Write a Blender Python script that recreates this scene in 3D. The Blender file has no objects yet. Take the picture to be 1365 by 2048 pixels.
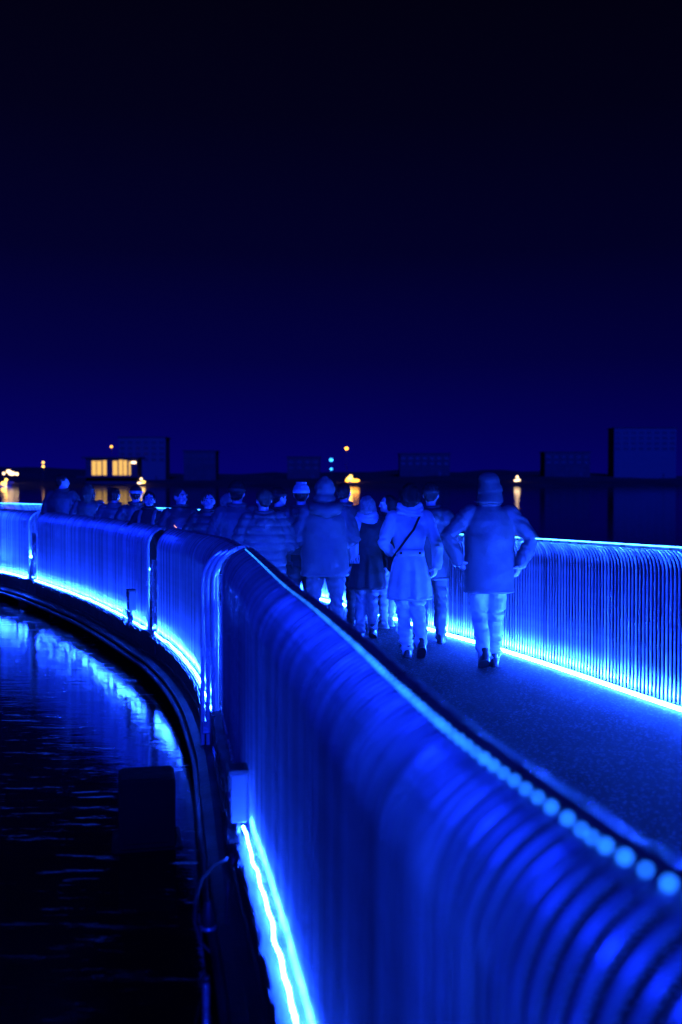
import bpy, math, random
import numpy as np
from mathutils import Vector, Matrix, noise
random.seed(7)
R = math.radians
sc = bpy.context.scene
C = bpy.context.collection

# ------------------------------------------------------------------ camera, sky, fill light, exposure
CH, HZ, F = 1.75, 963.0, 2000.0          # camera height, horizon row, focal length in photo pixels
S = 1.0606                               # metres per plan unit
cd = bpy.data.cameras.new('camera'); cam = bpy.data.objects.new('camera', cd); C.objects.link(cam)
cam.location = (0, 0, CH)
cam.rotation_euler = (R(90) - math.atan((1024 - HZ) / F), 0, 0)
cd.sensor_fit = 'VERTICAL'; cd.sensor_height = 36.0; cd.lens = 36.0 * F / 2048
cd.clip_start = 0.05; cd.clip_end = 5000
cd.dof.use_dof = True; cd.dof.focus_distance = 9.9; cd.dof.aperture_fstop = 1.2; cd.dof.aperture_blades = 9
sc.camera = cam

w = bpy.data.worlds.new('World'); sc.world = w; w.use_nodes = True
nt = w.node_tree; nt.nodes.clear()
def wn(t): return nt.nodes.new(t)
tc = wn('ShaderNodeTexCoord'); sp = wn('ShaderNodeSeparateXYZ'); nt.links.new(tc.outputs['Generated'], sp.inputs[0])
rp = wn('ShaderNodeValToRGB'); nt.links.new(sp.outputs['Z'], rp.inputs[0])
els = rp.color_ramp.elements
els[0].position = 0.0; els[0].color = (0.0010, 0.0005, 0.125, 1)
els[1].position = 1.0; els[1].color = (0.0006, 0.0004, 0.002, 1)
for p, c in ((.05, (0.0009, 0.0004, 0.088, 1)), (.12, (.0007, .0004, .046, 1)), (.22, (.0006, .0004, .019, 1)), (.34, (.0006, .0004, .0085, 1)), (.45, (.0006, .0004, .0045, 1))):
    e = els.new(p); e.color = c
dt = wn('ShaderNodeVectorMath'); dt.operation = 'DOT_PRODUCT'; dt.inputs[1].default_value = (-.8, .6, 0)
nt.links.new(tc.outputs['Generated'], dt.inputs[0])
mr = wn('ShaderNodeMapRange'); mr.inputs[1].default_value = -1; mr.inputs[2].default_value = 1; mr.inputs[3].default_value = .03; mr.inputs[4].default_value = .34
nt.links.new(dt.outputs['Value'], mr.inputs[0])
bg = wn('ShaderNodeBackground'); wo = wn('ShaderNodeOutputWorld')
nt.links.new(rp.outputs[0], bg.inputs[0]); nt.links.new(mr.outputs[0], bg.inputs[1]); nt.links.new(bg.outputs[0], wo.inputs[0])

sd = bpy.data.lights.new('night_light', 'SUN'); sun = bpy.data.objects.new('night_light', sd); C.objects.link(sun)  # added blue fill, stand-in for unseen event lighting behind the camera
sd.energy = 1.0; sd.color = (0.003, 0.022, 1.0); sd.angle = R(7)
sun.rotation_euler = Vector((-.08, .95, -.30)).to_track_quat('-Z', 'Y').to_euler()

vs = sc.view_settings
vs.view_transform = 'Standard'; vs.look = 'None'; vs.exposure = 2.0; vs.gamma = 1; vs.use_curve_mapping = False
cy = sc.cycles
cy.use_denoising = True; cy.max_bounces = 6; cy.caustics_reflective = False; cy.caustics_refractive = False
cy.sample_clamp_indirect = 4.0; cy.sample_clamp_direct = 0

# ------------------------------------------------------------------ materials
def mat(name, col, rough=.6, metal=0.0, var=0.0, vscale=20, bump=0.0, bscale=60, detail=4, stretch=(1, 1, 1), spec=.5, emit=None, es=0.0, gen='Object'):
    m = bpy.data.materials.new(name); m.use_nodes = True
    n = m.node_tree.nodes; l = m.node_tree.links; b = n['Principled BSDF']
    if len(col) == 3: col = (*col, 1)
    b.inputs['Base Color'].default_value = col
    b.inputs['Roughness'].default_value = rough; b.inputs['Metallic'].default_value = metal
    b.inputs['Specular IOR Level'].default_value = spec
    tcn = n.new('ShaderNodeTexCoord'); mp = n.new('ShaderNodeMapping'); mp.inputs['Scale'].default_value = stretch
    l.new(tcn.outputs[gen], mp.inputs[0])
    if var > 0:
        nz = n.new('ShaderNodeTexNoise'); nz.inputs['Scale'].default_value = vscale; nz.inputs['Detail'].default_value = detail
        l.new(mp.outputs[0], nz.inputs['Vector'])
        hs = n.new('ShaderNodeMapRange'); hs.inputs[1].default_value = .3; hs.inputs[2].default_value = .7
        hs.inputs[3].default_value = 1 - var; hs.inputs[4].default_value = 1 + var; l.new(nz.outputs[0], hs.inputs[0])
        mx = n.new('ShaderNodeVectorMath'); mx.operation = 'SCALE'; mx.inputs[0].default_value = col[:3]; l.new(hs.outputs[0], mx.inputs['Scale'])
        l.new(mx.outputs[0], b.inputs['Base Color'])
        rr = n.new('ShaderNodeMapRange'); rr.inputs[1].default_value = .3; rr.inputs[2].default_value = .7
        rr.inputs[3].default_value = max(.03, rough - .12); rr.inputs[4].default_value = min(1, rough + .12)
        l.new(nz.outputs[0], rr.inputs[0]); l.new(rr.outputs[0], b.inputs['Roughness'])
    if bump > 0:
        nb = n.new('ShaderNodeTexNoise'); nb.inputs['Scale'].default_value = bscale; nb.inputs['Detail'].default_value = detail
        l.new(mp.outputs[0], nb.inputs['Vector'])
        bp = n.new('ShaderNodeBump'); bp.inputs['Strength'].default_value = bump; bp.inputs['Distance'].default_value = .02
        l.new(nb.outputs[0], bp.inputs['Height']); l.new(bp.outputs[0], b.inputs['Normal'])
    if emit:
        b.inputs['Emission Color'].default_value = (*emit, 1); b.inputs['Emission Strength'].default_value = es
    return m

BLUE = (0.008, 0.055, 1.0)
M = {}
M['pipe'] = mat('galvanised_pipe', (.52, .53, .55), .34, .55, var=.18, vscale=9, bump=.05, bscale=40)
def per_object(m, lo, hi, rlo, rhi):
    n = m.node_tree.nodes; l = m.node_tree.links; b = n['Principled BSDF']
    oi = n.new('ShaderNodeObjectInfo'); a = n.new('ShaderNodeMapRange'); a.inputs[3].default_value = lo; a.inputs[4].default_value = hi; l.new(oi.outputs['Random'], a.inputs[0])
    src = b.inputs['Base Color'].links[0].from_socket; mu = n.new('ShaderNodeVectorMath'); mu.operation = 'SCALE'; l.new(src, mu.inputs[0]); l.new(a.outputs[0], mu.inputs['Scale']); l.new(mu.outputs[0], b.inputs['Base Color'])
    r2 = n.new('ShaderNodeMath'); r2.operation = 'FRACT'; r3 = n.new('ShaderNodeMath'); r3.operation = 'MULTIPLY'; r3.inputs[1].default_value = 17.3; l.new(oi.outputs['Random'], r3.inputs[0]); l.new(r3.outputs[0], r2.inputs[0])
    c = n.new('ShaderNodeMapRange'); c.inputs[3].default_value = rlo; c.inputs[4].default_value = rhi; l.new(r2.outputs[0], c.inputs[0]); l.new(c.outputs[0], b.inputs['Roughness'])
per_object(M['pipe'], .6, 1.3, .20, .40)
M['bar'] = mat('steel_bar', (.5, .5, .52), .3, .7, var=.15, vscale=8)
M['post'] = mat('polished_post', (.78, .78, .80), .22, .35, var=.12, vscale=6)
M['beam'] = mat('dark_beam', (.020, .020, .022), .5, .1, var=.35, vscale=5, bump=.15, bscale=25)
M['plate'] = mat('joint_plate', (.6, .6, .62), .22, .6, var=.3, vscale=7, bump=.7, bscale=9)
M['pontoon'] = mat('pontoon_plastic', (.004, .004, .005), .85, var=.3, spec=.1)
M['rubber'] = mat('cable_rubber', (.02, .02, .02), .45)
M['cable_pale'] = mat('cable_pale', (.55, .55, .55), .45)
M['box'] = mat('box_plastic', (.13, .13, .14), .45, var=.1, vscale=12)
M['box_dark'] = mat('box_lid', (.02, .02, .022), .5)
M['led_r'] = mat('led_strip_glow', (.5, .5, .5), .5, emit=BLUE, es=400)
M['led_l'] = mat('led_rope_glow', (.5, .5, .5), .5, emit=BLUE, es=380)
M['led_n'] = mat('led_rope_near_glow', (.5, .5, .5), .5, emit=BLUE, es=230)
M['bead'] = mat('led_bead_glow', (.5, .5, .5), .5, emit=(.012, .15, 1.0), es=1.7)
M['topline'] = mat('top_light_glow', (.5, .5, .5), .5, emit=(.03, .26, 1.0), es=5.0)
M['skin'] = mat('skin', (.66, .56, .58), .5, var=.08, vscale=30, bump=.05, bscale=120)
M['eye'] = mat('eye', (.7, .7, .7), .2)
M['iris'] = mat('iris', (.03, .03, .03), .2)
def cloth(n, v, rough=.8, bump=.25, bs=90, var=.12):
    M[n] = mat('cloth_' + n, (v, v, v * 1.02), rough, 0, var=var, vscale=14, bump=bump, bscale=bs, spec=.3)
for n_, v_ in (('black', .02), ('vdark', .05), ('dark', .11), ('mid', .18), ('grey', .28), ('pale', .55), ('light', .74), ('white', .8)):
    cloth(n_, v_)
M['nylon'] = mat('nylon', (.145, .145, .15), .5, var=.15, vscale=10, bump=.35, bscale=22, spec=.5)
M['nylon_dark'] = mat('nylon_dark', (.085, .085, .09), .45, var=.2, vscale=10, bump=.35, bscale=22, spec=.5)
M['leather'] = mat('shoe_leather', (.03, .03, .03), .4, var=.2)
M['sole'] = mat('shoe_sole', (.4, .4, .4), .6)
M['hair_dark'] = mat('hair_dark', (.02, .018, .016), .45, var=.4, vscale=30, bump=.6, bscale=60, stretch=(6, 6, 1))
M['hair_grey'] = mat('hair_grey', (.32, .31, .30), .5, var=.4, vscale=30, bump=.6, bscale=60, stretch=(6, 6, 1))
M['hair_brown'] = mat('hair_brown', (.08, .065, .05), .45, var=.4, vscale=30, bump=.6, bscale=60, stretch=(6, 6, 1))
M['warm'] = mat('warm_window', (.02, .02, .02), .5, emit=(1.0, .55, .05), es=.27, gen='Generated')
M['warm2'] = mat('warm_lamp', (.02, .02, .02), .5, emit=(1.0, .50, .08), es=1.6)
M['warm_white'] = mat('warm_white_lamp', (.02, .02, .02), .5, emit=(1.0, .62, .32), es=1.3)
M['orange'] = mat('orange_lamp', (.02, .02, .02), .5, emit=(1.0, .36, .02), es=1.7)
M['blue_lamp'] = mat('blue_lamp', (.02, .02, .02), .5, emit=(.03, .38, 1.0), es=1.3)
M['facade'] = mat('facade_render', (.085, .085, .09), .8, var=.1, vscale=.3)
M['facade_dark'] = mat('facade_dark', (.035, .035, .038), .8, var=.1, vscale=.3)
M['roof'] = mat('roof_felt', (.03, .03, .03), .8, var=.2, vscale=.5)
M['glass_dark'] = mat('dark_glass', (.045, .045, .048), .25)
M['hull'] = mat('boat_hull', (.35, .35, .36), .4, var=.1)
M['pole_far'] = mat('lamp_pole', (.1, .1, .1), .5, .5)
M['land'] = mat('shore_land', (.03, .032, .028), .9, var=.4, vscale=.05)
M['cig'] = mat('phone_glow', (.5, .2, .1), .5, emit=(1.0, .35, .25), es=.5)

# deck: dark gritty surface with frost sparkle
def deck_mat():
    m = bpy.data.materials.new('deck_grit'); m.use_nodes = True
    n = m.node_tree.nodes; l = m.node_tree.links; b = n['Principled BSDF']
    t = n.new('ShaderNodeTexCoord')
    a = n.new('ShaderNodeTexNoise'); a.inputs['Scale'].default_value = 1.6; a.inputs['Detail'].default_value = 6; l.new(t.outputs['Object'], a.inputs['Vector'])
    g = n.new('ShaderNodeTexVoronoi'); g.inputs['Scale'].default_value = 75; l.new(t.outputs['Object'], g.inputs['Vector'])
    r = n.new('ShaderNodeValToRGB'); r.color_ramp.elements[0].color = (.004, .004, .004, 1); r.color_ramp.elements[1].color = (.014, .014, .014, 1)
    r.color_ramp.elements[0].position = .35; r.color_ramp.elements[1].position = .7; l.new(a.outputs[0], r.inputs[0])
    # single pale grains
    s = n.new('ShaderNodeSeparateColor'); l.new(g.outputs['Color'], s.inputs[0])
    gt = n.new('ShaderNodeMath'); gt.operation = 'GREATER_THAN'; gt.inputs[1].default_value = .86; l.new(s.outputs[0], gt.inputs[0])
    mx = n.new('ShaderNodeMix'); mx.data_type = 'RGBA'; l.new(gt.outputs[0], mx.inputs[0]); l.new(r.outputs[0], mx.inputs[6]); mx.inputs[7].default_value = (.16, .16, .16, 1)
    l.new(mx.outputs[2], b.inputs['Base Color'])
    b.inputs['Roughness'].default_value = .9; b.inputs['Specular IOR Level'].default_value = .15
    bp = n.new('ShaderNodeBump'); bp.inputs['Strength'].default_value = .8; bp.inputs['Distance'].default_value = .006
    nz = n.new('ShaderNodeTexNoise'); nz.inputs['Scale'].default_value = 110; nz.inputs['Detail'].default_value = 5; l.new(t.outputs['Object'], nz.inputs['Vector'])
    l.new(nz.outputs[0], bp.inputs['Height']); l.new(bp.outputs[0], b.inputs['Normal'])
    return m
M['deck'] = deck_mat()
def water_mat():
    m = bpy.data.materials.new('lake_water'); m.use_nodes = True
    n = m.node_tree.nodes; l = m.node_tree.links; b = n['Principled BSDF']
    b.inputs['Base Color'].default_value = (.002, .003, .004, 1); b.inputs['Roughness'].default_value = .04
    b.inputs['IOR'].default_value = 1.33; b.inputs['Specular IOR Level'].default_value = .8
    t = n.new('ShaderNodeTexCoord'); mp = n.new('ShaderNodeMapping'); mp.inputs['Scale'].default_value = (1.1, 3.2, 1); l.new(t.outputs['Object'], mp.inputs[0])
    a = n.new('ShaderNodeTexNoise'); a.inputs['Scale'].default_value = 2.2; a.inputs['Detail'].default_value = 6; a.inputs['Roughness'].default_value = .6; l.new(mp.outputs[0], a.inputs['Vector'])
    bp = n.new('ShaderNodeBump'); bp.inputs['Strength'].default_value = .35; bp.inputs['Distance'].default_value = .009
    l.new(a.outputs[0], bp.inputs['Height']); l.new(bp.outputs[0], b.inputs['Normal'])
    # drifting films of pond weed: thin matt streaks
    m2 = n.new('ShaderNodeMapping'); m2.inputs['Scale'].default_value = (1.3, 7.0, 1); m2.inputs['Rotation'].default_value = (0, 0, R(8)); l.new(t.outputs['Object'], m2.inputs[0])
    w2 = n.new('ShaderNodeTexNoise'); w2.inputs['Scale'].default_value = 1.7; w2.inputs['Detail'].default_value = 9; w2.inputs['Roughness'].default_value = .72; l.new(m2.outputs[0], w2.inputs['Vector'])
    wr = n.new('ShaderNodeValToRGB'); wr.color_ramp.elements[0].position = .55; wr.color_ramp.elements[1].position = .62; l.new(w2.outputs[0], wr.inputs[0])
    mr_ = n.new('ShaderNodeMapRange'); mr_.inputs[3].default_value = .03; mr_.inputs[4].default_value = .42; l.new(wr.outputs[0], mr_.inputs[0]); l.new(mr_.outputs[0], b.inputs['Roughness'])
    ms = n.new('ShaderNodeMapRange'); ms.inputs[3].default_value = .8; ms.inputs[4].default_value = .12; l.new(wr.outputs[0], ms.inputs[0]); l.new(ms.outputs[0], b.inputs['Specular IOR Level'])
    return m
M['water'] = water_mat()

# ------------------------------------------------------------------ mesh helpers
def mk(name, vf, m, parent=None, smooth=True, loc=None):
    v, f = vf
    me = bpy.data.meshes.new(name); me.from_pydata([tuple(map(float, p)) for p in v], [], f); me.update()
    return mko(name, me, m, parent, smooth, loc)
def mko(name, me, m, parent=None, smooth=True, loc=None):
    if m is not None:
        me.materials.clear(); me.materials.append(M[m] if isinstance(m, str) else m)
    if smooth: me.polygons.foreach_set('use_smooth', [True] * len(me.polygons))
    o = bpy.data.objects.new(name, me); C.objects.link(o)
    if parent: o.parent = parent
    if loc: o.location = loc
    return o
def empty(name, loc=(0, 0, 0), rz=0.0):
    o = bpy.data.objects.new(name, None); C.objects.link(o); o.location = loc; o.rotation_euler = (0, 0, rz); o.empty_display_size = .1
    return o
def tag(o, label=None, cat=None, group=None, kind=None):
    for k, v in (('label', label), ('category', cat), ('group', group), ('kind', kind)):
        if v: o[k] = v
    return o
def join(*parts):
    V, Fs = [], []
    for v, f in parts:
        k = len(V); V += list(v); Fs += [tuple(i + k for i in q) for q in f]
    return V, Fs
def box(c, s, rz=0.0, bev=0.0):
    x, y, z = s[0] / 2, s[1] / 2, s[2] / 2
    if bev <= 0:
        P = [(-x, -y, -z), (x, -y, -z), (x, y, -z), (-x, y, -z), (-x, -y, z), (x, -y, z), (x, y, z), (-x, y, z)]
        Fc = [(0, 3, 2, 1), (4, 5, 6, 7), (0, 1, 5, 4), (1, 2, 6, 5), (2, 3, 7, 6), (3, 0, 4, 7)]
    else:
        b = bev; P = []; Fc = []
        for zz, k in ((-z, b), (-z + b, 0), (z - b, 0), (z, b)):
            P += [(-x + b, -y + k, zz), (x - b, -y + k, zz), (x - k, -y + b, zz), (x - k, y - b, zz), (x - b, y - k, zz), (-x + b, y - k, zz), (-x + k, y - b, zz), (-x + k, -y + b, zz)]
        for r in range(3):
            for i in range(8): Fc.append((r * 8 + i, r * 8 + (i + 1) % 8, r * 8 + 8 + (i + 1) % 8, r * 8 + 8 + i))
        Fc += [tuple(range(7, -1, -1)), tuple(range(24, 32))]
    cs, sn = math.cos(rz), math.sin(rz)
    return [(c[0] + p[0] * cs - p[1] * sn, c[1] + p[0] * sn + p[1] * cs, c[2] + p[2]) for p in P], Fc
def tube(pts, rad, n=8, flat=1.0, up=None, caps=True):
    pts = [Vector(p) for p in pts]; K = len(pts)
    if not hasattr(rad, '__len__'): rad = [rad] * K
    V, Fc = [], []; ref = Vector(up) if up else None
    for i, p in enumerate(pts):
        t = (pts[min(i + 1, K - 1)] - pts[max(i - 1, 0)]).normalized()
        if ref is None: ref = Vector((0, 0, 1)) if abs(t.z) < .8 else Vector((1, 0, 0))
        a = (ref - t * ref.dot(t))
        if a.length < 1e-5: a = t.orthogonal()
        a.normalize(); b = t.cross(a); ref = a
        for k in range(n):
            h = 2 * math.pi * k / n
            V.append(p + a * (math.cos(h) * rad[i]) + b * (math.sin(h) * rad[i] * flat))
    for i in range(K - 1):
        for k in range(n): Fc.append((i * n + k, i * n + (k + 1) % n, (i + 1) * n + (k + 1) % n, (i + 1) * n + k))
    if caps:
        Fc.append(tuple(range(n - 1, -1, -1))); Fc.append(tuple(range((K - 1) * n, K * n)))
    return V, Fc
def capsule(pts, rad, n=12, flat=1.0, up=None):
    pts = [Vector(p) for p in pts]; rad = list(rad) if hasattr(rad, '__len__') else [rad] * len(pts)
    d0 = (pts[0] - pts[1]).normalized(); d1 = (pts[-1] - pts[-2]).normalized()
    P = [pts[0] + d0 * rad[0] * s for s in (.96, .8, .45)] + pts + [pts[-1] + d1 * rad[-1] * s for s in (.45, .8, .96)]
    Q = [rad[0] * s for s in (.28, .6, .89)] + rad + [rad[-1] * s for s in (.89, .6, .28)]
    return tube(P, Q, n, flat, up)
def loft(rings, n=28):           # ring = (cx, cy, z, rx, ry[, power])
    V, Fc = [], []
    for rg in rings:
        cx, cyy, z, rx, ry = rg[:5]; pw = rg[5] if len(rg) > 5 else 1.0
        for k in range(n):
            h = 2 * math.pi * k / n; c, s = math.cos(h), math.sin(h)
            V.append((cx + rx * math.copysign(abs(c) ** pw, c), cyy + ry * math.copysign(abs(s) ** pw, s), z))
    K = len(rings)
    for i in range(K - 1):
        for k in range(n): Fc.append((i * n + k, i * n + (k + 1) % n, (i + 1) * n + (k + 1) % n, (i + 1) * n + k))
    Fc.append(tuple(range(n - 1, -1, -1))); Fc.append(tuple(range((K - 1) * n, K * n)))
    return V, Fc
def ell(c, r, n=14, m=9):
    V, Fc = [], []
    for i in range(1, m):
        a = math.pi * i / m
        for k in range(n):
            h = 2 * math.pi * k / n
            V.append((c[0] + r[0] * math.sin(a) * math.cos(h), c[1] + r[1] * math.sin(a) * math.sin(h), c[2] - r[2] * math.cos(a)))
    for i in range(m - 2):
        for k in range(n): Fc.append((i * n + k, i * n + (k + 1) % n, (i + 1) * n + (k + 1) % n, (i + 1) * n + k))
    b = len(V); V += [(c[0], c[1], c[2] - r[2]), (c[0], c[1], c[2] + r[2])]
    for k in range(n):
        Fc.append((b, (k + 1) % n, k)); Fc.append((b + 1, (m - 2) * n + k, (m - 2) * n + (k + 1) % n))
    return V, Fc
def xf(vf, mtx):
    return [mtx @ Vector(p) for p in vf[0]], vf[1]
def fuse(name, parts, voxel, m, parent, disp=None, smooth=2, sub=0):
    v, f = join(*parts)
    me = bpy.data.meshes.new('tmp'); me.from_pydata([tuple(p) for p in v], [], f); me.update()
    o = bpy.data.objects.new('tmp', me); C.objects.link(o)
    md = o.modifiers.new('r', 'REMESH'); md.mode = 'VOXEL'; md.voxel_size = voxel
    if smooth:
        s = o.modifiers.new('s', 'SMOOTH'); s.iterations = smooth; s.factor = .5
    dg = bpy.context.evaluated_depsgraph_get()
    out = bpy.data.meshes.new_from_object(o.evaluated_get(dg))
    bpy.data.objects.remove(o); bpy.data.meshes.remove(me)
    if disp:
        n = len(out.vertices); co = np.empty(n * 3, np.float32); no = np.empty(n * 3, np.float32)
        out.vertices.foreach_get('co', co); out.vertex_normals.foreach_get('vector', no)
        co = co.reshape(-1, 3); no = no.reshape(-1, 3)
        co += no * disp(co, no)[:, None]
        out.vertices.foreach_set('co', co.ravel()); out.update()
    out.name = name
    return mko(name, out, m, parent)
def nz(co, sx, sy, sz, off=0.0):
    return np.array([noise.noise((x * sx + off, y * sy + off * 1.7, z * sz - off)) for x, y, z in co], np.float32)

# ------------------------------------------------------------------ plan of the bridge
def smooth_path(pts, step):
    P = [Vector((x * S, y * S, 0)) for x, y in pts]
    P = [P[0] * 2 - P[1]] + P + [P[-1] * 2 - P[-2]]
    D = []
    for i in range(1, len(P) - 2):
        for k in range(24):
            t = k / 24
            a, b, c, d = P[i - 1:i + 3]
            D.append(.5 * ((2 * b) + (c - a) * t + (2 * a - 5 * b + 4 * c - d) * t * t + (3 * b - a - 3 * c + d) * t ** 3))
    D.append(P[-2])
    L = [0]
    for i in range(1, len(D)): L.append(L[-1] + (D[i] - D[i - 1]).length)
    n = max(2, round(L[-1] / step)) + 1; out = []; j = 0
    for i in range(n):
        s = L[-1] * i / (n - 1)
        while j < len(L) - 2 and L[j + 1] < s: j += 1
        t = (s - L[j]) / max(1e-9, L[j + 1] - L[j]); out.append(D[j].lerp(D[j + 1], t))
    return out
def tangents(P):
    return [(P[min(i + 1, len(P) - 1)] - P[max(i - 1, 0)]).normalized() for i in range(len(P))]
def inward(t, side):       # side +1: left rail (inward is to the right)
    return Vector((t.y, -t.x, 0)) * side
def sweep(P, side, prof, z0=0.0):     # prof: closed list of (inward offset, z)
    T = tangents(P); V, Fc = [], []; n = len(prof)
    for p, t in zip(P, T):
        q = inward(t, side)
        for a, z in prof: V.append((p.x + q.x * a, p.y + q.y * a, z0 + z))
    for i in range(len(P) - 1):
        for k in range(n):
            f = (i * n + k, i * n + (k + 1) % n, (i + 1) * n + (k + 1) % n, (i + 1) * n + k)
            Fc.append(f if side > 0 else f[::-1])
    Fc += [tuple(range(n)), tuple(range((len(P) - 1) * n, len(P) * n))]
    return V, Fc

LEFT = [[(1.2, -1.5), (.62, -.1), (.166, 1.14), (.085, 1.42), (-.015, 1.85), (-.115, 2.4), (-.215, 3.0), (-.36, 3.8), (-.50, 4.5), (-.71, 5.7), (-.925, 6.95)],
        [(-.96, 7.10), (-1.24, 8.3), (-1.60, 9.5), (-2.02, 10.62)],
        [(-2.20, 11.0), (-2.76, 12.2), (-3.45, 13.6), (-4.3, 15.1), (-5.05, 16.35)],
        [(-5.33, 16.8), (-6.1, 17.85), (-8.0, 20.0)]]
RIGHT = [[(4.55, 1.4), (3.85, 3.3), (3.1, 5.35), (2.45, 7.17), (1.99, 8.55), (1.58, 9.68), (1.13, 10.72)],
         [(1.07, 10.86), (.45, 12.35), (-.765, 14.9)],
         [(-.85, 15.05), (-2.3, 17.2), (-4.4, 19.55), (-6.6, 21.6), (-9.5, 24)]]
TAIL_L, TAIL_R = [(3.6, -6.2), (2.2, -3.6)], [(6.9, -3.4), (5.6, -1.0)]
ALL_L = smooth_path(TAIL_L + [p for s in LEFT for p in s] + [(-11, 22.8)], .3)
ALL_R = smooth_path(TAIL_R + [p for s in RIGHT for p in s] + [(-13, 26.2)], .3)

# water, deck
WZ = -.46
o = mk('water', ([(-900, -60, 0), (900, -60, 0), (900, 1600, 0), (-900, 1600, 0)], [(0, 1, 2, 3)]), 'water', None, False, (0, 0, WZ)); tag(o, 'dark still lake water below the bridge', kind='structure')
N = 140
def samp(P, t):
    x = t * (len(P) - 1); i = min(int(x), len(P) - 2); return P[i].lerp(P[i + 1], x - i)
V, Fc = [], []
for i in range(N):
    a, b = samp(ALL_L, i / (N - 1)), samp(ALL_R, i / (N - 1))
    ab = (b - a).normalized() * .09; a = a + ab; b = b + ab * .6
    V += [(a.x, a.y, 0), (b.x, b.y, 0), (a.x, a.y, -.16), (b.x, b.y, -.16)]
for i in range(N - 1):
    k = i * 4
    Fc += [(k, k + 1, k + 5, k + 4), (k + 2, k + 6, k + 7, k + 3), (k, k + 4, k + 6, k + 2), (k + 1, k + 3, k + 7, k + 5)]
deck = mk('walkway', (V, Fc), 'deck', None, False); tag(deck, 'dark gritty walkway deck of the curved floating bridge', kind='structure')
for P, sd_ in ((ALL_L, 1), (ALL_R, -1)):
    sh_in = .07 if sd_ > 0 else 0.0
    P = [p + inward(t, sd_) * sh_in for p, t in zip(P, tangents(P))]
    mk('edge_beam', sweep(P, sd_, [(-.05, .012), (-.05, -.06), (-.035, -.065), (-.035, -.20), (-.05, -.205), (-.05, -.235), (.045, -.235), (.045, .012)]), 'beam', deck, False)
    mk('lower_flange', sweep(P, sd_, [(-.16, -.262), (-.16, -.285), (-.10, -.30), (.06, -.30), (.06, -.24), (-.10, -.24)]), 'beam', deck, False)
    mk('fender_pipe', sweep(P, sd_, [(-.17 + .028 * math.cos(h * math.pi / 4), -.335 + .028 * math.sin(h * math.pi / 4)) for h in range(8)]), 'beam', deck)
for i in range(10, N - 4, 7):
    a, b = samp(ALL_L, i / (N - 1)), samp(ALL_R, i / (N - 1)); c = (a + b) / 2; d = b - a
    mk('pontoon', box((c.x, c.y, WZ + .06), (d.length - 1.3, 1.1, .32), math.atan2(d.y, d.x), .05), 'pontoon', deck, False)

# ------------------------------------------------------------------ railings: bent pipes on a bar, flat top bar, rope light at the foot
RB, RT = .97 * S, 1.17 * S
BR, BA = .2 * S / math.sin(R(68)), R(68)          # bend radius and angle
RAD = BR * (1 - math.cos(BA))                     # reach of the bend
def pipe_mesh(name, n, seg, r, m):
    P = [(0, 0, -.03), (0, 0, .3), (0, 0, .65), (0, 0, RB)]
    for k in range(1, seg + 1):
        a = BA * k / seg; P.append((BR * (1 - math.cos(a)), 0, RB + BR * math.sin(a)))
    P.append((RAD + .012, 0, RT + .004))
    v, f = tube(P, r, n, up=(0, 1, 0))
    me = bpy.data.meshes.new(name); me.from_pydata([tuple(p) for p in v], [], f); me.update()
    me.materials.append(M[m]); me.polygons.foreach_set('use_smooth', [True] * len(me.polygons))
    return me
PIPE_NEAR = pipe_mesh('pipe', 12, 12, .0098, 'pipe')
PIPE_FAR = pipe_mesh('pipe', 8, 6, .0098, 'pipe')
POST = pipe_mesh('post', 14, 12, .017, 'post')
def inst(name, me, parent, p, q, sz=1.0, lean=0.0):
    o = bpy.data.objects.new(name, me); C.objects.link(o); o.parent = parent
    o.location = p; o.rotation_euler = (0, 0, math.atan2(q.y, q.x) + lean); o.scale = (1, 1, sz)
    return o
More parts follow.
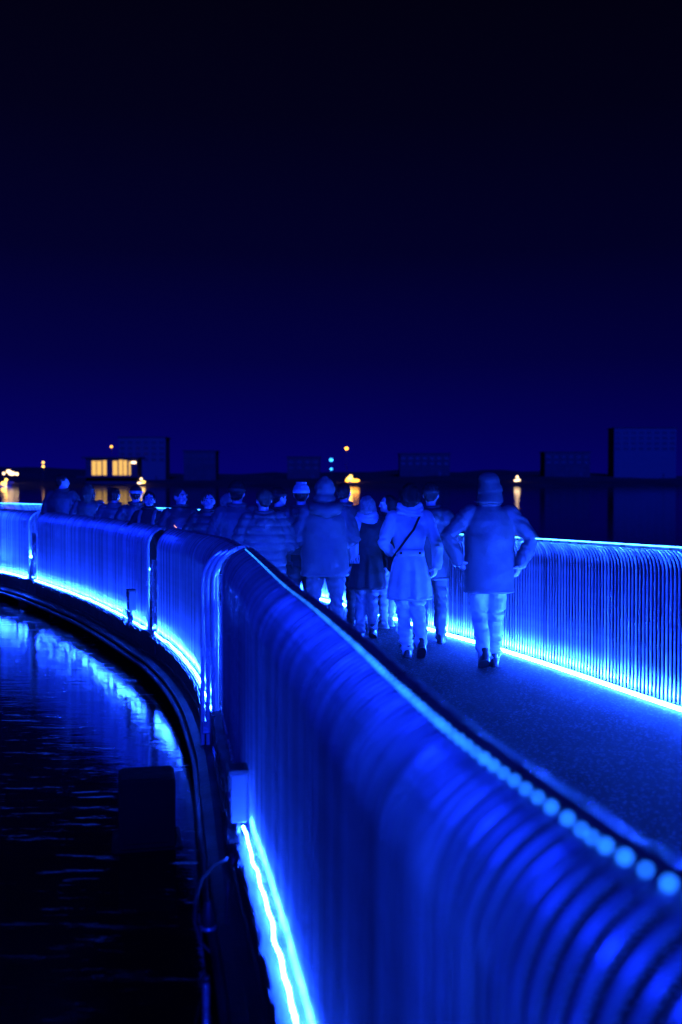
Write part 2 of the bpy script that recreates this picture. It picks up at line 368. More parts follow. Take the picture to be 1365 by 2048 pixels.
def railing(pts, side, label, ztop, led, posts, pitch=.1, near=False, group='railing sections along the bridge', ledmax=99, tail=False, off=0.0):
    root = empty('railing', (0, 0, 0)); tag(root, label, 'railing', group)
    P = smooth_path(pts, pitch); T = tangents(P); n = len(P)
    P = [p + inward(t, side) * off for p, t in zip(P, T)]
    for i in range(n):
        q = inward(T[i], side); s = ztop(P[i].y / S) / 1.17
        if i in (0, n - 1): continue
        inst('pipe', PIPE_NEAR if near else PIPE_FAR, root, P[i], q, s, random.uniform(-.03, .03))
    # flat bar under the pipe ends and bar at the foot
    T2 = tangents(P)
    V, Fc = [], []
    for p, t in zip(P, T2):
        q = inward(t, side); zt = RT * ztop(p.y / S) / 1.17
        for a, z in ((RAD + .004, -.022), (RAD + .075, -.022), (RAD + .075, .010), (RAD + .063, .016), (RAD + .004, .010)):
            V.append((p.x + q.x * a, p.y + q.y * a, zt + z))
    for i in range(n - 1):
        for k in range(5):
            f = (i * 5 + k, i * 5 + (k + 1) % 5, (i + 1) * 5 + (k + 1) % 5, (i + 1) * 5 + k); Fc.append(f if side > 0 else f[::-1])
    Fc += [tuple(range(5)), tuple(range((n - 1) * 5, n * 5))]
    mk('top_bar', (V, Fc), 'bar', root, False)
    mk('foot_bar', sweep(P, side, [(-.022, .014), (.022, .014), (.022, .034), (-.022, .034)]), 'bar', root, False)
    for e, dirn in ((0, 1), (n - 1, -1)):
        for k in range(posts):
            p = P[e] + T[e] * dirn * (k * .042); inst('post', POST, root, p - Vector((0, 0, .02)), inward(T[e], side), ztop(P[e].y / S) / 1.17 + .008)
    # glowing rope
    L = [p for p in smooth_path((TAIL_L if side > 0 else TAIL_R) + pts if tail else pts, .15 if led[0] == 'strip' else .023 if tail else .045) if p.y < ledmax * S]; TL = tangents(L); X = []; rr = []
    for i, (p, t) in enumerate(zip(L, TL)):
        q = inward(t, side); wob = 0 if led[0] == 'strip' else 1
        off = led[1] + wob * .012 * noise.noise((i * .14, side * 3.1, 0)); z = led[2] + wob * .014 * noise.noise((i * .15, 9.2, side))
        X.append((p.x + q.x * off, p.y + q.y * off, z)); rr.append(led[3] * (1 if not wob else (.5, 1.25)[i % 2] * random.uniform(.8, 1.15)))
    mk('led_strip', tube(X, rr, 6), 'led_r' if led[0] == 'strip' else 'led_n' if tail else 'led_l', root)
    return root, P, T

zl = lambda y: (1.145 + .03 * min(1, max(0, (y - 2) / 4))) if y < 8 else max(1.135, 1.175 - (y - 8) * .02)
def zr(y):
    if y < 6.6: return 1.20
    if y < 10.7: return 1.20 - (y - 6.6) / 4.1 * .10
    return min(1.165, 1.10 + (y - 10.7) * .012)
ROPE = ('rope', .036, .034, .0055); ROPE_NEAR = ('rope', .070, .046, .0045)
STRIP = ('strip', .055, .022, .011)
lab = ['long bent-pipe railing section with glowing beads, curving from the walkway edge over the water',
       'short railing section between three-pipe corner posts and the next joint, over the water',
       'long bent-pipe railing section over the water with the small junction box at its foot',
       'far railing section over the water, beyond the joint near the tallest person']
rl = []
for i, s in enumerate(LEFT):
    rl.append(railing(s, 1, lab[i], zl, ROPE_NEAR if i == 0 else ROPE, 1 if i == 0 else 2, .049, near=i == 0, ledmax=4.6 if i == 0 else 99, tail=i == 0, off=(.105 if i == 0 else .075) * S))
labr = ['bent-pipe railing section beside the person in the bucket hat, bright light strip at its foot',
        'railing section behind the person in the belted coat and the scarf wearer',
        'far railing section on the lamp-lit inner side behind the people facing this way']
rr_ = []
for i, s in enumerate(RIGHT):
    rr_.append(railing(s, -1, labr[i], zr, STRIP, 2, .050, near=i == 0, tail=i == 0))
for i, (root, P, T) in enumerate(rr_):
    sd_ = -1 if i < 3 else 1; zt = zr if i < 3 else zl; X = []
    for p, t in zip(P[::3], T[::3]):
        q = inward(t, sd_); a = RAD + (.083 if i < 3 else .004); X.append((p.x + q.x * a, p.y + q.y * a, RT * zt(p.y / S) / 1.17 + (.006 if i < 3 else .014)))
    mk('top_light', tube(X, .0042 if i < 3 else .0022, 6), 'topline', root)  # glowing tube added for the bright line along the top bar
# glowing beads added in place of highlights on the near section's pipe ends
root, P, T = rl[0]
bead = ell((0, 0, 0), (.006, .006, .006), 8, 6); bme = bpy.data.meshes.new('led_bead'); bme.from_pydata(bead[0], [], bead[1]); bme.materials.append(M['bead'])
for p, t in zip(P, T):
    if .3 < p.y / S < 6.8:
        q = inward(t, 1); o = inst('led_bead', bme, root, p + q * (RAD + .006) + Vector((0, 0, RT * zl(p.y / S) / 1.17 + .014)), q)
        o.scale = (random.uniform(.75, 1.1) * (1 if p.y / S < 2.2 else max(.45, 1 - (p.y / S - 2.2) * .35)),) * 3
for k in range(3):       # corner post of three nested pipes
    q = inward(rl[1][2][0], 1); inst('post', POST, rl[1][0], rl[1][1][0] - q * (.03 + .040 * k) - rl[1][2][0] * (.03 - .012 * k) - Vector((0, 0, .22)), q, zl(7) / 1.17 + .16 - .004 * k)
mk('post_clamp', box(tuple(rl[1][1][0] - inward(rl[1][2][0], 1) * .075 + Vector((0, 0, -.10))), (.09, .13, .10), .2, .008), 'plate', rl[1][0], False)
# dark joint plates between sections
for A, sd_ in ((LEFT, 1), (RIGHT, -1)):
    for i in range(len(A) - 1):
        a = Vector((A[i][-1][0] * S, A[i][-1][1] * S, 0)); b = Vector((A[i + 1][0][0] * S, A[i + 1][0][1] * S, 0))
        t = (b - a).normalized(); q = inward(t, sd_); c = (a + b) / 2; jo_ = .105 if sd_ > 0 else .03
        rt = rl[i][0] if sd_ > 0 else rr_[i][0]
        mk('joint_plate', box((c.x + q.x * jo_, c.y + q.y * jo_, .42), ((b - a).length * .55, .012, .84), math.atan2(t.y, t.x)), 'plate', rt, False)
        mk('joint_bracket', box((c.x + q.x * (jo_ - .07), c.y + q.y * (jo_ - .07), -.10), ((b - a).length + .10, .03, .24), math.atan2(t.y, t.x), .006), 'beam', rt, False)
# cables along the foot of the water-side rail
for i, (root, P, T) in enumerate(rl):
    for k in range(2):
        X = []
        for j, (p, t) in enumerate(zip(P, T)):
            q = inward(t, 1); a = -.085 - .012 * k + .014 * noise.noise((j * .3, k * 5.0, i)); z = .012 - .014 * k + .03 * noise.noise((j * .45 + 7, k * 3.0, i * 2.0))
            X.append((p.x + q.x * a, p.y + q.y * a, z))
        mk('cable', tube(X, .005, 6), 'rubber', root)
def junction(root, P, T, yu, zc, big):
    i = min(range(len(P)), key=lambda k: abs(P[k].y / S - yu)); p, t = P[i], T[i]; q = inward(t, 1); rz = math.atan2(t.y, t.x)
    c = p - q * .075
    jb = mk('junction_box', box((c.x, c.y, zc), (.125, .085, .24), rz, .008), 'box', root, False)
    mk('lid', box((c.x - q.x * .046, c.y - q.y * .046, zc + .075), (.12, .012, .07), rz, .003), 'box_dark', jb, False)
    mk('label_band', box((c.x - q.x * .044, c.y - q.y * .044, zc - .005), (.085, .006, .016), rz), 'pale', jb, False)
    mk('cap', box((c.x, c.y, zc + .128), (.14, .10, .02), rz, .004), 'box_dark', jb, False)
    rnd = random.Random(5 + int(yu))
    for k in range(9):
        s = c + t * (-.045 + .0115 * k); X = [Vector((s.x, s.y, zc - .11))]
        drop = rnd.uniform(.10, .22); sw = rnd.uniform(-.11, .11); ot = rnd.uniform(.0, .07)
        e = p + t * sw - q * .09
        mid = (s + e) / 2 - q * ot
        for u in range(1, 9):
            h = u / 8; a = s.lerp(mid, h) .lerp(mid.lerp(e, h), h); X.append(Vector((a.x, a.y, zc - .11 - drop * math.sin(h * math.pi * .75))))
        mk('cable', tube(X, .0065 if k % 3 else .009, 6), 'cable_pale' if k % 2 == 0 else 'rubber', jb)
    for k in range(6):
        X = []
        for u in range(17):
            h = 2 * math.pi * u / 16; rr0 = .07 + .012 * k
            a = c + t * (rr0 * math.cos(h) + .02 * k); X.append((a.x - q.x * .01 * k, a.y - q.y * .01 * k, zc - .22 + rr0 * .8 * math.sin(h)))
        mk('cable_coil', tube(X, .007, 6), 'rubber', jb)
    return c, q, t
junction(rl[2][0], rl[2][1], rl[2][2], 11.5, .30, 0)
c, q, t = junction(rl[0][0], rl[0][1], rl[0][2], 4.55, .23, 1)
# hanging loop with inline connector below the near junction box
ppos = lambda px, py, Y: ((px - 682.5) / F * Y, Y, CH - (py - HZ) / F * Y)
Yl = 4.45
loop = [ppos(a, b, Yl) for a, b in ((452, 1725), (425, 1738), (402, 1765), (388, 1810), (386, 1855), (397, 1895), (418, 1918), (440, 1905), (450, 1870), (452, 1800), (458, 1745))]
sl = []
for i in range(len(loop) - 1):
    a, b = Vector(loop[i]), Vector(loop[i + 1]); sl += [a, a.lerp(b, .5)]
hang = mk('cable', tube(sl, .008, 8), 'rubber', rl[0][0])
cpt = ppos(414, 1845, Yl)
con = capsule([Vector(cpt) + Vector((0, 0, .06)), cpt, Vector(cpt) - Vector((0, 0, .05))], [.022, .034, .026], 12)
mk('connector', con, 'rubber', hang)
mk('connector_ring', tube([Vector(cpt) - Vector((0, 0, .04)), Vector(cpt) - Vector((0, 0, .052))], .036, 14), 'bar', hang)

# mooring pole and dark box in the water
mp_ = empty('mooring_pole', (-.137 * 3.55 * S, 3.55 * S, WZ)); tag(mp_, 'thin steel mooring pole standing in the water beside the near railing', 'pole')
mk('shaft', tube([(0, 0, -.6), (0, 0, .30)], .012, 14), 'bar', mp_)
mk('cap', tube([(0, 0, .298), (0, 0, .315), (0, 0, .325)], [.014, .014, .008], 14), 'beam', mp_)
yb = 5.75 * S; xb = (290 - 682) / F * yb
fb = empty('floating_box', (xb, yb, WZ), R(12)); tag(fb, 'dark square utility box floating on the water by the bridge', 'box')
mk('housing', box((0, 0, .2), (.34, .3, .44), 0, .02), 'pontoon', fb, False)
mk('frame', join(box((0, -.155, .405), (.32, .012, .03)), box((0, -.155, .02), (.32, .012, .03)), box((-.15, -.156, .21), (.03, .012, .40)), box((.15, -.156, .21), (.03, .012, .40))), 'pontoon', fb, False)
mk('float', box((0, 0, -.04), (.46, .42, .1), 0, .03), 'pontoon', fb, False)

# ------------------------------------------------------------------ people
def head_parts(c, k, yaw=0.0, tilt=0.0, face=True):
    E = [((0, -.012, .015), (.076, .096, .088)), ((0, .025, -.04), (.063, .068, .085)), ((0, .062, -.105), (.030, .026, .022)),
         ((0, .0, -.03), (.070, .07, .06))]
    if face:
        E += [((0, .094, -.018), (.011, .017, .030)), ((0, .106, -.036), (.016, .015, .011)), ((-.032, .080, .020), (.029, .015, .009)), ((.032, .080, .020), (.029, .015, .009)),
              ((-.039, .066, -.036), (.024, .022, .020)), ((.039, .066, -.036), (.024, .022, .020)), ((0, .086, -.070), (.027, .012, .0065)), ((0, .084, -.082), (.022, .012, .007))]
    E += [((-.078, -.008, -.015), (.011, .022, .033)), ((.078, -.008, -.015), (.011, .022, .033))]
    mt = Matrix.Translation(c) @ Matrix.Rotation(yaw, 4, 'Z') @ Matrix.Rotation(tilt, 4, 'X') @ Matrix.Scale(k, 4)
    return [xf(ell(a, r, 16, 10), mt) for a, r in E], mt
def hand_parts(wr, d, pn, side, curl, k):
    d = Vector(d).normalized(); pn = Vector(pn); pn = (pn - d * pn.dot(d)).normalized(); wv = d.cross(pn).normalized() * side
    out = []; wr = Vector(wr)
    out.append(capsule([wr, wr + d * .045 * k, wr + d * .085 * k], [.026 * k, .038 * k, .036 * k], 12, .5, up=tuple(wv)))
    for i, (o_, ln) in enumerate(((-.029, .070), (-.010, .080), (.010, .076), (.028, .060))):
        p = wr + d * .092 * k + wv * o_ * k; ang = curl * .4; X = [p - d * .02 * k, p]
        for s in (.45, .32, .26):
            p = p + (d * math.cos(ang) + pn * math.sin(ang)) * ln * s * k; X.append(p.copy()); ang += curl * .75
        out.append(capsule(X, [.0098 * k] * 3 + [.009 * k, .008 * k], 8))
    b = wr + d * .025 * k - wv * .030 * k
    td = (d * .75 - wv * .5 + pn * .45).normalized()
    out.append(capsule([b, b + td * .035 * k, b + td * .060 * k + pn * .012 * k, b + td * .078 * k + pn * .03 * k], [.014 * k, .012 * k, .0105 * k, .009 * k], 8))
    return out
GROUP = 'people walking and standing on the bridge'
def person(label, px, yu, top, rz=0.0, jk='nylon', tr='dark', shoes='leather', hem=.78, bulk=1.0, quilt=0.0, arms=None, legs=None, hat=None, hair='hair_dark', hairlen=0.0, scarf=None,
           hood=None, collar=True, yaw=0.0, tilt=0.0, face=False, vox=.015, bvox=.014, coat=None, seed=0, lean=0.0, wid=1.0, beard=False, hat_h=.0):
    Y = yu * S; X = (px - 682.5) / F * Y; H = CH - (top - HZ) / F * Y - hat_h
    k = H / 1.75
    root = empty('person', (X, Y, 0), rz); tag(root, label, 'person', GROUP)
    W = lambda x, y, z: (x * k, y * k, z * k)
    sh = {-1: Vector(W(-.185 * wid, -.005, 1.415)), 1: Vector(W(.185 * wid, -.005, 1.415))}
    A = arms or {-1: ((-.27, -.02, 1.13), (-.24, .10, .90), (0, .35, -1)), 1: ((.27, -.02, 1.13), (.24, .10, .90), (0, .35, -1))}
    Lg = legs or {-1: ((-.10, .02, .50), (-.10, .0, .085)), 1: ((.10, .03, .50), (.11, .06, .085))}
    hc = Vector(W(0, .015 + lean, 1.635))
    hp, hm = head_parts(hc, k, yaw, tilt, True)
    body = list(hp)
    body.append(capsule([W(0, -.01, 1.40), W(0, 0, 1.50), W(0, .01 + lean, 1.56)], [.062 * k, .056 * k, .055 * k]))
    body.append(loft([(0, 0, .86 * k, .13 * k, .09 * k), (0, 0, .95 * k, .155 * k, .105 * k), (0, 0, 1.1 * k, .135 * k, .09 * k), (0, 0, 1.28 * k, .16 * k, .10 * k), (0, -.01 * k, 1.40 * k, .155 * k, .08 * k), (0, -.01 * k, 1.45 * k, .09 * k, .06 * k)], 20))
    for s in (-1, 1):
        e, wr, hd = A[s]
        body.append(capsule([sh[s], W(*e), W(*wr)], [.05 * k, .042 * k, .028 * k]))
        body += hand_parts(W(*wr), hd, (-s * .7, .5, 0) if abs(hd[2]) > .5 else (-s * .5, 0, -.8), s, .75, k * 1.02)
        kn, an = Lg[s]
        body.append(capsule([W(s * .085, 0, .90), W(*kn), W(*an)], [.075 * k, .052 * k, .036 * k]))
        fm = Matrix.Translation(W(*an)) @ Matrix.Rotation(-min(.9, max(0.0, an[2] - .085) * 7), 4, 'X') @ Matrix.Scale(k, 4)
        body.append(xf(capsule([(0, .0, -.03), (0, .10, -.055)], [.030, .022]), fm))
    fuse('body', body, bvox, 'skin', root, smooth=1)
    if face:
        for s in (-1, 1):
            e = mk('eye', xf(ell((s * .031, .0775, .001), (.0135, .0115, .0095), 10, 7), hm), 'eye', root)
            mk('iris', xf(ell((s * .031, .0875, .001), (.0055, .003, .0055), 8, 6), hm), 'iris', e)
            mk('eyebrow', xf(capsule([(s * .016, .096, .026), (s * .032, .096, .031), (s * .050, .084, .027)], [.004, .005, .003], 8), hm), hair, root)
        if beard:
            fuse('beard', [xf(ell((0, .060, -.100), (.040, .036, .028), 16, 10), hm)] + [xf(ell((s * .048, .035, -.075), (.020, .03, .040), 14, 9), hm) for s in (-1, 1)] + [xf(ell((0, .094, -.060), (.026, .010, .006)), hm)], .007, hair, root, smooth=1)
    # trousers
    tp = [loft([(0, -.005 * k, .80 * k, .14 * k, .105 * k), (0, -.005 * k, .88 * k, .165 * k * wid, .125 * k), (0, -.005 * k, 1.0 * k, .155 * k * wid, .115 * k)], 24)]
    for s in (-1, 1):
        kn, an = Lg[s]; hpv = Vector(W(s * .088 * wid, -.005, .86)); kv, av = Vector(W(*kn)), Vector(W(*an))
        tp.append(capsule([hpv, hpv.lerp(kv, .5), kv, kv.lerp(av, .45), av + Vector((0, 0, .0 * k))], [.098 * k * wid, .088 * k, .072 * k, .070 * k, .062 * k]))
    def dtr(co, no):
        f = nz(co, 5, 5, 14, seed + 3.3) * .017 + nz(co, 12, 12, 30, seed + 1.1) * .009
        low = np.clip((.30 * k - co[:, 2]) / (.25 * k), 0, 1); f += low * np.sin(co[:, 2] * 95 + co[:, 0] * 22 + nz(co, 7, 7, 7, seed) * 4) * .011
        knb = np.exp(-((co[:, 2] - .5 * k) / .10) ** 2); f += knb * np.sin(co[:, 2] * 70 + co[:, 0] * 40 + nz(co, 8, 8, 8, seed) * 5) * .010
        return f
    fuse('trousers', tp, .012 if vox < .014 else .016, tr, root, dtr)
    for s in (-1, 1):
        kn, an = Lg[s]; a = Vector(W(*an)); up = max(0.0, an[2] - .085)      # raised heel tips the foot forward
        mt = Matrix.Translation(a) @ Matrix.Rotation(-min(.9, up * 7), 4, 'X') @ Matrix.Scale(k, 4)
        shp = loft([(0, 0, 0, 0.001, .001)], 4)
        up_ = [xf(loft([(0, .055, -.085, .045, .135, .8), (0, .055, -.055, .047, .138, .8), (0, .045, -.03, .044, .118, .85), (0, .005, .0, .040, .068), (0, -.012, .04, .041, .05)], 20), mt)]
        so = fuse('shoe', up_, .008, shoes, root, smooth=2)
        mk('sole', xf(loft([(0, .055, -.088, .047, .140, .8), (0, .055, -.068, .049, .143, .8)], 20), mt), 'sole' if shoes != 'leather' else 'box_dark', so, False)
    # jacket or coat
    b = bulk
    if coat:
        rings = [(0, -.01, coat, .235, .20), (0, -.01, coat + .18, .215, .18), (0, -.005, .88, .190, .15), (0, 0, 1.02, .160, .12), (0, 0, 1.10, .152, .112), (0, 0, 1.25, .180, .125), (0, -.01, 1.36, .190, .115), (0, -.012, 1.42, .165, .09), (0, -.008, 1.475, .085, .07), (0, 0, 1.50, .07, .065)]
    else:
        rings = [(0, -.005, hem, .205 * b, .150 * b, .85), (0, -.005, hem + .12, .208 * b, .152 * b, .85), (0, 0, 1.05, .200 * b, .145 * b, .88), (0, 0, 1.22, .208 * b, .148 * b, .9), (0, -.008, 1.35, .205 * b, .13 * b), (0, -.012, 1.43, .165 * b, .10 * b), (0, -.008, 1.475, .095, .08), (0, 0, 1.515, .082, .075)]
    jp = [loft([(a0 * k, a1 * k, z * k, rx * k * wid, ry * k, *rest) for a0, a1, z, rx, ry, *rest in rings], 32)]
    sr = (.078, .070, .066, .054) if not coat else (.070, .062, .060, .052)
    for s in (-1, 1):
        e, wr, hd = A[s]; ev, wv = Vector(W(*e)), Vector(W(*wr))
        jp.append(capsule([sh[s] + Vector((-s * .02 * k, 0, -.005)), sh[s].lerp(ev, .5), ev, ev.lerp(wv, .5), wv.lerp(ev, .04)], [sr[0] * k * b, sr[0] * k * b * .97, sr[1] * k * b, sr[2] * k * b, sr[3] * k * b]))
    if hood == 'down':
        jp.append(capsule([W(-.09, .0, 1.47), W(-.085, -.085, 1.44), W(0, -.125, 1.42), W(.085, -.085, 1.44), W(.09, .0, 1.47)], [.035 * k, .05 * k, .058 * k, .05 * k, .035 * k]))
        jp.append(capsule([W(-.05, -.13, 1.39), W(0, -.14, 1.36), W(.05, -.13, 1.39)], [.045 * k, .05 * k, .045 * k]))
    def dj(co, no):
        z = co[:, 2] / k
        f = nz(co, 4, 4, 6, seed + .7) * .014 + nz(co, 8, 8, 11, seed + 5.1) * .006
        arm = np.clip((np.abs(co[:, 0]) / k - .21) / .05, 0, 1)
        f += arm * np.sin(co[:, 2] * 55 + co[:, 0] * 45 + nz(co, 7, 7, 7, seed + 2) * 7) * .0055
        if quilt:
            f += (np.abs(np.sin(z * math.pi / .085 + .5 * nz(co, 3, 3, 3, seed))) ** .55 - .6) * quilt
        if coat:
            lowz = np.clip((1.05 - z) / .45, 0, 1); ang = np.arctan2(co[:, 1], co[:, 0])
            f += lowz * (np.sin(ang * 9 + 1.0) * .012) - lowz * np.exp(-((co[:, 0] / k - .0) / .022) ** 2) * (co[:, 1] < 0) * .03
        return f
    jo = fuse('coat' if coat else 'jacket', jp, vox, jk, root, dj)
    mk('hem', loft([(0, -.005 * k, (coat or hem) * k + dz, (rings[0][3] + g) * k * wid, (rings[0][4] + g) * k, rings[0][5] if len(rings[0]) > 5 else 1) for dz, g in ((-.012, -.012), (-.006, .001), (.012, .003), (.02, -.004))], 32), jk, jo)
    if collar:
        mk('collar', tube([W(.085 * math.cos(h), .085 * math.sin(h) * .92 + .005, 1.505 + .012 * math.sin(h)) for h in [2 * math.pi * i / 20 for i in range(21)]], .022 * k, 8, 1.4, caps=False), jk, jo)
    if hood == 'up' or hood == 'fur':
        pts = [(0, -.02, .0, .108, .118), ]
        mh = hm
        g = [xf(ell((0, -.028, .018), (.105, .108, .118), 22, 14), mh), xf(ell((0, -.05, -.085), (.115, .095, .075), 20, 12), mh), xf(ell((0, -.035, .105), (.05, .06, .042), 14, 9), mh)]
        def dh(co, no): return nz(co, 9, 9, 14, seed + 4) * .010
        fuse('hood', g, .012, jk, root, dh)
    if hood == 'fur':
        pass
    # hair
    if hair and hat != 'bucket' and hood != 'up':
        g = [xf(ell((0, -.024, .024), (.086, .098, .092), 20, 13), hm)]
        if hairlen > 0:
            g += [xf(capsule([(0, -.06, .02), (0, -.085, -.08), (0, -.085, -.09 - hairlen)], [.075, .075, .05], 14, 1.25, up=(0, 1, 0)), hm)]
            g += [xf(capsule([(s * .07, -.01, .03), (s * .085, -.01, -.07), (s * .075, -.03, -.08 - hairlen)], [.03, .033, .02], 10), hm) for s in (-1, 1)]
        else:
            g += [xf(ell((0, -.065, -.035), (.066, .045, .045), 14, 9), hm)]
        def dhr(co, no): return np.sin(co[:, 0] * 160 + nz(co, 12, 12, 5, seed) * 7) * .0028 + nz(co, 25, 25, 12, seed) * .006
        ho = fuse('hair', g, .008, hair, root, dhr, smooth=1)
    if hat == 'beanie' or hat == 'cap':
        g = [xf(loft([(0, -.012, .018, .089, .108), (0, -.012, .055, .092, .110), (0, -.014, .09, .080, .095), (0, -.016, .118, .055, .066), (0, -.016, .134, .022, .03)], 24), hm)]
        def db(co, no): return np.sin(np.arctan2(co[:, 1] - hc.y, co[:, 0] - hc.x) * 22) * .003
        ho = fuse('hat', g, .008, 'pale' if seed in (12,) else 'black', root, db)
        mk('hat_fold', xf(loft([(0, -.012, .012, .092, .111), (0, -.012, .016, .098, .117), (0, -.012, .046, .098, .117), (0, -.012, .052, .092, .111)], 28), hm), 'white' if seed == 12 else ('pale' if seed == 4 else 'vdark'), ho)
        if seed == 12:
            for j in range(9):
                h = j / 9 * 2 * math.pi; mk('hat_bobble', xf(ell((.045 * math.cos(h), -.016 + .05 * math.sin(h), .128), (.02, .02, .013), 10, 7), hm), 'pale', ho)
    if hat == 'bucket':
        g = [xf(loft([(0, -.02, -.130, .126, .142), (0, -.02, -.116, .129, .145), (.004, -.018, -.07, .116, .130), (.004, -.015, -.035, .106, .120), (.008, -.015, -.015, .113, .126), (.006, -.012, .03, .107, .120), (0, -.012, .055, .094, .112), (-.004, -.012, .078, .097, .113), (-.008, -.012, .112, .084, .098), (-.012, -.012, .138, .06, .07), (-.012, -.012, .15, .025, .03)], 28), hm)]
        def db2(co, no): return nz(co, 9, 9, 11, seed) * .010
        fuse('hat', g, .009, 'dark', root, db2)
    if scarf:
        for j, (zz, rr0) in enumerate(((1.455, .112), (1.49, .105), (1.52, .092))):
            X = []
            for i in range(25):
                h = 2 * math.pi * i / 24; X.append(W(rr0 * math.cos(h), rr0 * .9 * math.sin(h) - .005, zz + .014 * math.sin(2 * h + j) + .012 * math.sin(h)))
            mk('scarf', tube(X, .03 * k, 10, 1.2, caps=False), scarf, root)
    return root, k, hm

def T_(s): return s
HANDS_FRONT = {-1: ((-.29, -.03, 1.14), (-.15, .20, 1.08), (.5, .8, .1)), 1: ((.29, -.03, 1.14), (.15, .20, 1.08), (-.5, .8, .1))}
POCKET = {-1: ((-.31, -.07, 1.14), (-.235, .08, .92), (.2, .5, -.8)), 1: ((.31, -.07, 1.14), (.235, .08, .92), (-.2, .5, -.8))}

# walking man in bucket hat beside the inner railing
p20, k20, _ = person('person walking away in dark parka, floppy bucket hat and pale trousers, elbows out', 979, 8.85, 948, 0, 'nylon', 'light', 'leather', hem=.70, bulk=1.06, hat='bucket', hair=None, seed=20, vox=.011, bvox=.008, wid=1.06,
       arms={-1: ((-.385, -.06, 1.20), (-.290, -.06, .985), (.55, .15, -.75)), 1: ((.375, -.06, 1.18), (.285, -.06, .955), (-.35, .05, -.9))},
       legs={-1: ((-.085, .05, .50), (-.060, -.14, .15)), 1: ((.075, .06, .49), (.060, .06, .085))}, hat_h=.02)
# woman in belted coat
p18, k18, _ = person('person walking away in a pale belted coat with a dark diagonal strap', 820, 9.35, 966, 0, 'pale', 'light', 'leather', coat=.60, hair='hair_dark', hairlen=.03, scarf='light', seed=18, vox=.010, bvox=.009, wid=.98,
       arms={-1: ((-.265, -.06, 1.14), (-.16, .19, 1.02), (.4, .8, -.2)), 1: ((.265, -.10, 1.13), (.27, -.02, .93), (-.2, .2, -.9))},
       legs={-1: ((-.075, .05, .50), (-.020, .02, .085)), 1: ((.085, .04, .49), (.105, -.17, .17))})
W = lambda x, y, z: (x * k18, y * k18, z * k18)
bl = mk('belt', tube([W(-.135, -.075, 1.055), W(-.10, -.112, 1.057), W(-.05, -.131, 1.058), W(0, -.137, 1.058), W(.05, -.131, 1.058), W(.10, -.112, 1.057), W(.135, -.075, 1.055)], .034 * k18, 8, .3, up=(0, 0, 1)), 'pale', p18)
for x in (-.093, .093): mk('button', ell(W(x, -.128, 1.057), (.013, .009, .013), 12, 8), 'black', bl)
sb = empty('shoulder_bag', p18.location, 0); tag(sb, 'dark shoulder bag whose strap crosses the back of the pale belted coat', 'bag')
mk('strap', tube([W(.115, .04, 1.475), W(.11, -.06, 1.465), W(.08, -.118, 1.40), W(.03, -.137, 1.29), W(-.04, -.137, 1.20), W(-.11, -.118, 1.10), W(-.155, -.06, 1.03), W(-.18, .02, .98)], .012 * k18, 8, .4, up=(1, 0, 0)), 'black', sb)
mk('pouch', box(W(-.19, .11, .93), (.06, .20, .15), 0, .02), 'black', sb, False)
# hooded man
p14, k14, _ = person('person with back turned in a raised-hood thigh-length parka and dark trousers', 650, 9.7, 958, 0, 'nylon', 'mid', hem=.78, bulk=1.14, hood='up', hair=None, seed=14, vox=.011, wid=1.04, arms=HANDS_FRONT,
       legs={-1: ((-.115, .03, .50), (-.12, .0, .085)), 1: ((.115, .04, .50), (.14, .05, .085))})
mk('hood_cape', capsule([(-.13 * k14, -.04, 1.47 * k14), (-.10 * k14, -.13, 1.45 * k14), (0.02, -.17, 1.42 * k14), (.12 * k14, -.13, 1.45 * k14), (.15 * k14, -.04, 1.47 * k14)], [.05, .065, .07, .065, .05], 14), 'nylon', p14)
# beanie person with bag
person('person in pale bobbled beanie and dark jacket, back turned, dark trousers', 603, 10.5, 968, .1, 'nylon_dark', 'vdark', hem=.86, bulk=1.02, hat='beanie', hood='down', seed=12, arms=POCKET)
hb = empty('hip_bag', ((597 - 682.5) / F * 10.3 * S, 10.3 * S, 0)); tag(hb, 'small dark bag on the hip of the pale beanie wearer', 'bag')
mk('pouch', box((0, -.10, .88), (.15, .07, .14), 0, .025), 'box_dark', hb, False); mk('flap', box((0, -.14, .92), (.152, .012, .07), 0, .004), 'vdark', hb, False)
# dark-capped head right of the hooded man
person('bareheaded person in dark coat standing just beyond the raised-hood parka', 689, 11.2, 966, .25, 'nylon_dark', 'vdark', hem=.7, seed=15, yaw=-.5, arms=HANDS_FRONT)
# scarf woman
p16, k16, _ = person('person in dark knee-length coat wearing a big pale fringed scarf', 735, 10.5, 991, -.15, 'vdark', 'grey', coat=.62, hair='hair_grey', hairlen=.005, scarf='light', seed=16, vox=.012,
       legs={-1: ((-.085, .05, .50), (-.09, -.04, .09)), 1: ((.06, .05, .48), (.08, -.10, .14))})
W = lambda x, y, z: (x * k16, y * k16, z * k16)
so = fuse('shawl', [capsule([W(-.10, -.09, 1.46), W(-.16, -.12, 1.33), W(-.17, -.125, 1.18), W(-.165, -.12, 1.06)], [.05, .075, .08, .08], 16, .45, up=(1, 0, 0))], .012, 'pale', p16, lambda co, no: nz(co, 30, 8, 4, 3) * .012)
for i in range(14):
    x = -.235 + i * .0115; mk('fringe', tube([W(x, -.125, 1.03), W(x + random.uniform(-.006, .006), -.13, .98), W(x + random.uniform(-.012, .012), -.128, .925)], .004, 5), 'pale', so)
# profile face
person('person in dark jacket seen in profile between scarf wearer and belted coat', 777, 11.3, 990, .9, 'vdark', 'grey', shoes='grey', hem=.75, hair='hair_dark', seed=17, yaw=.9, face=True, bvox=.009, arms=HANDS_FRONT, hairlen=.02)
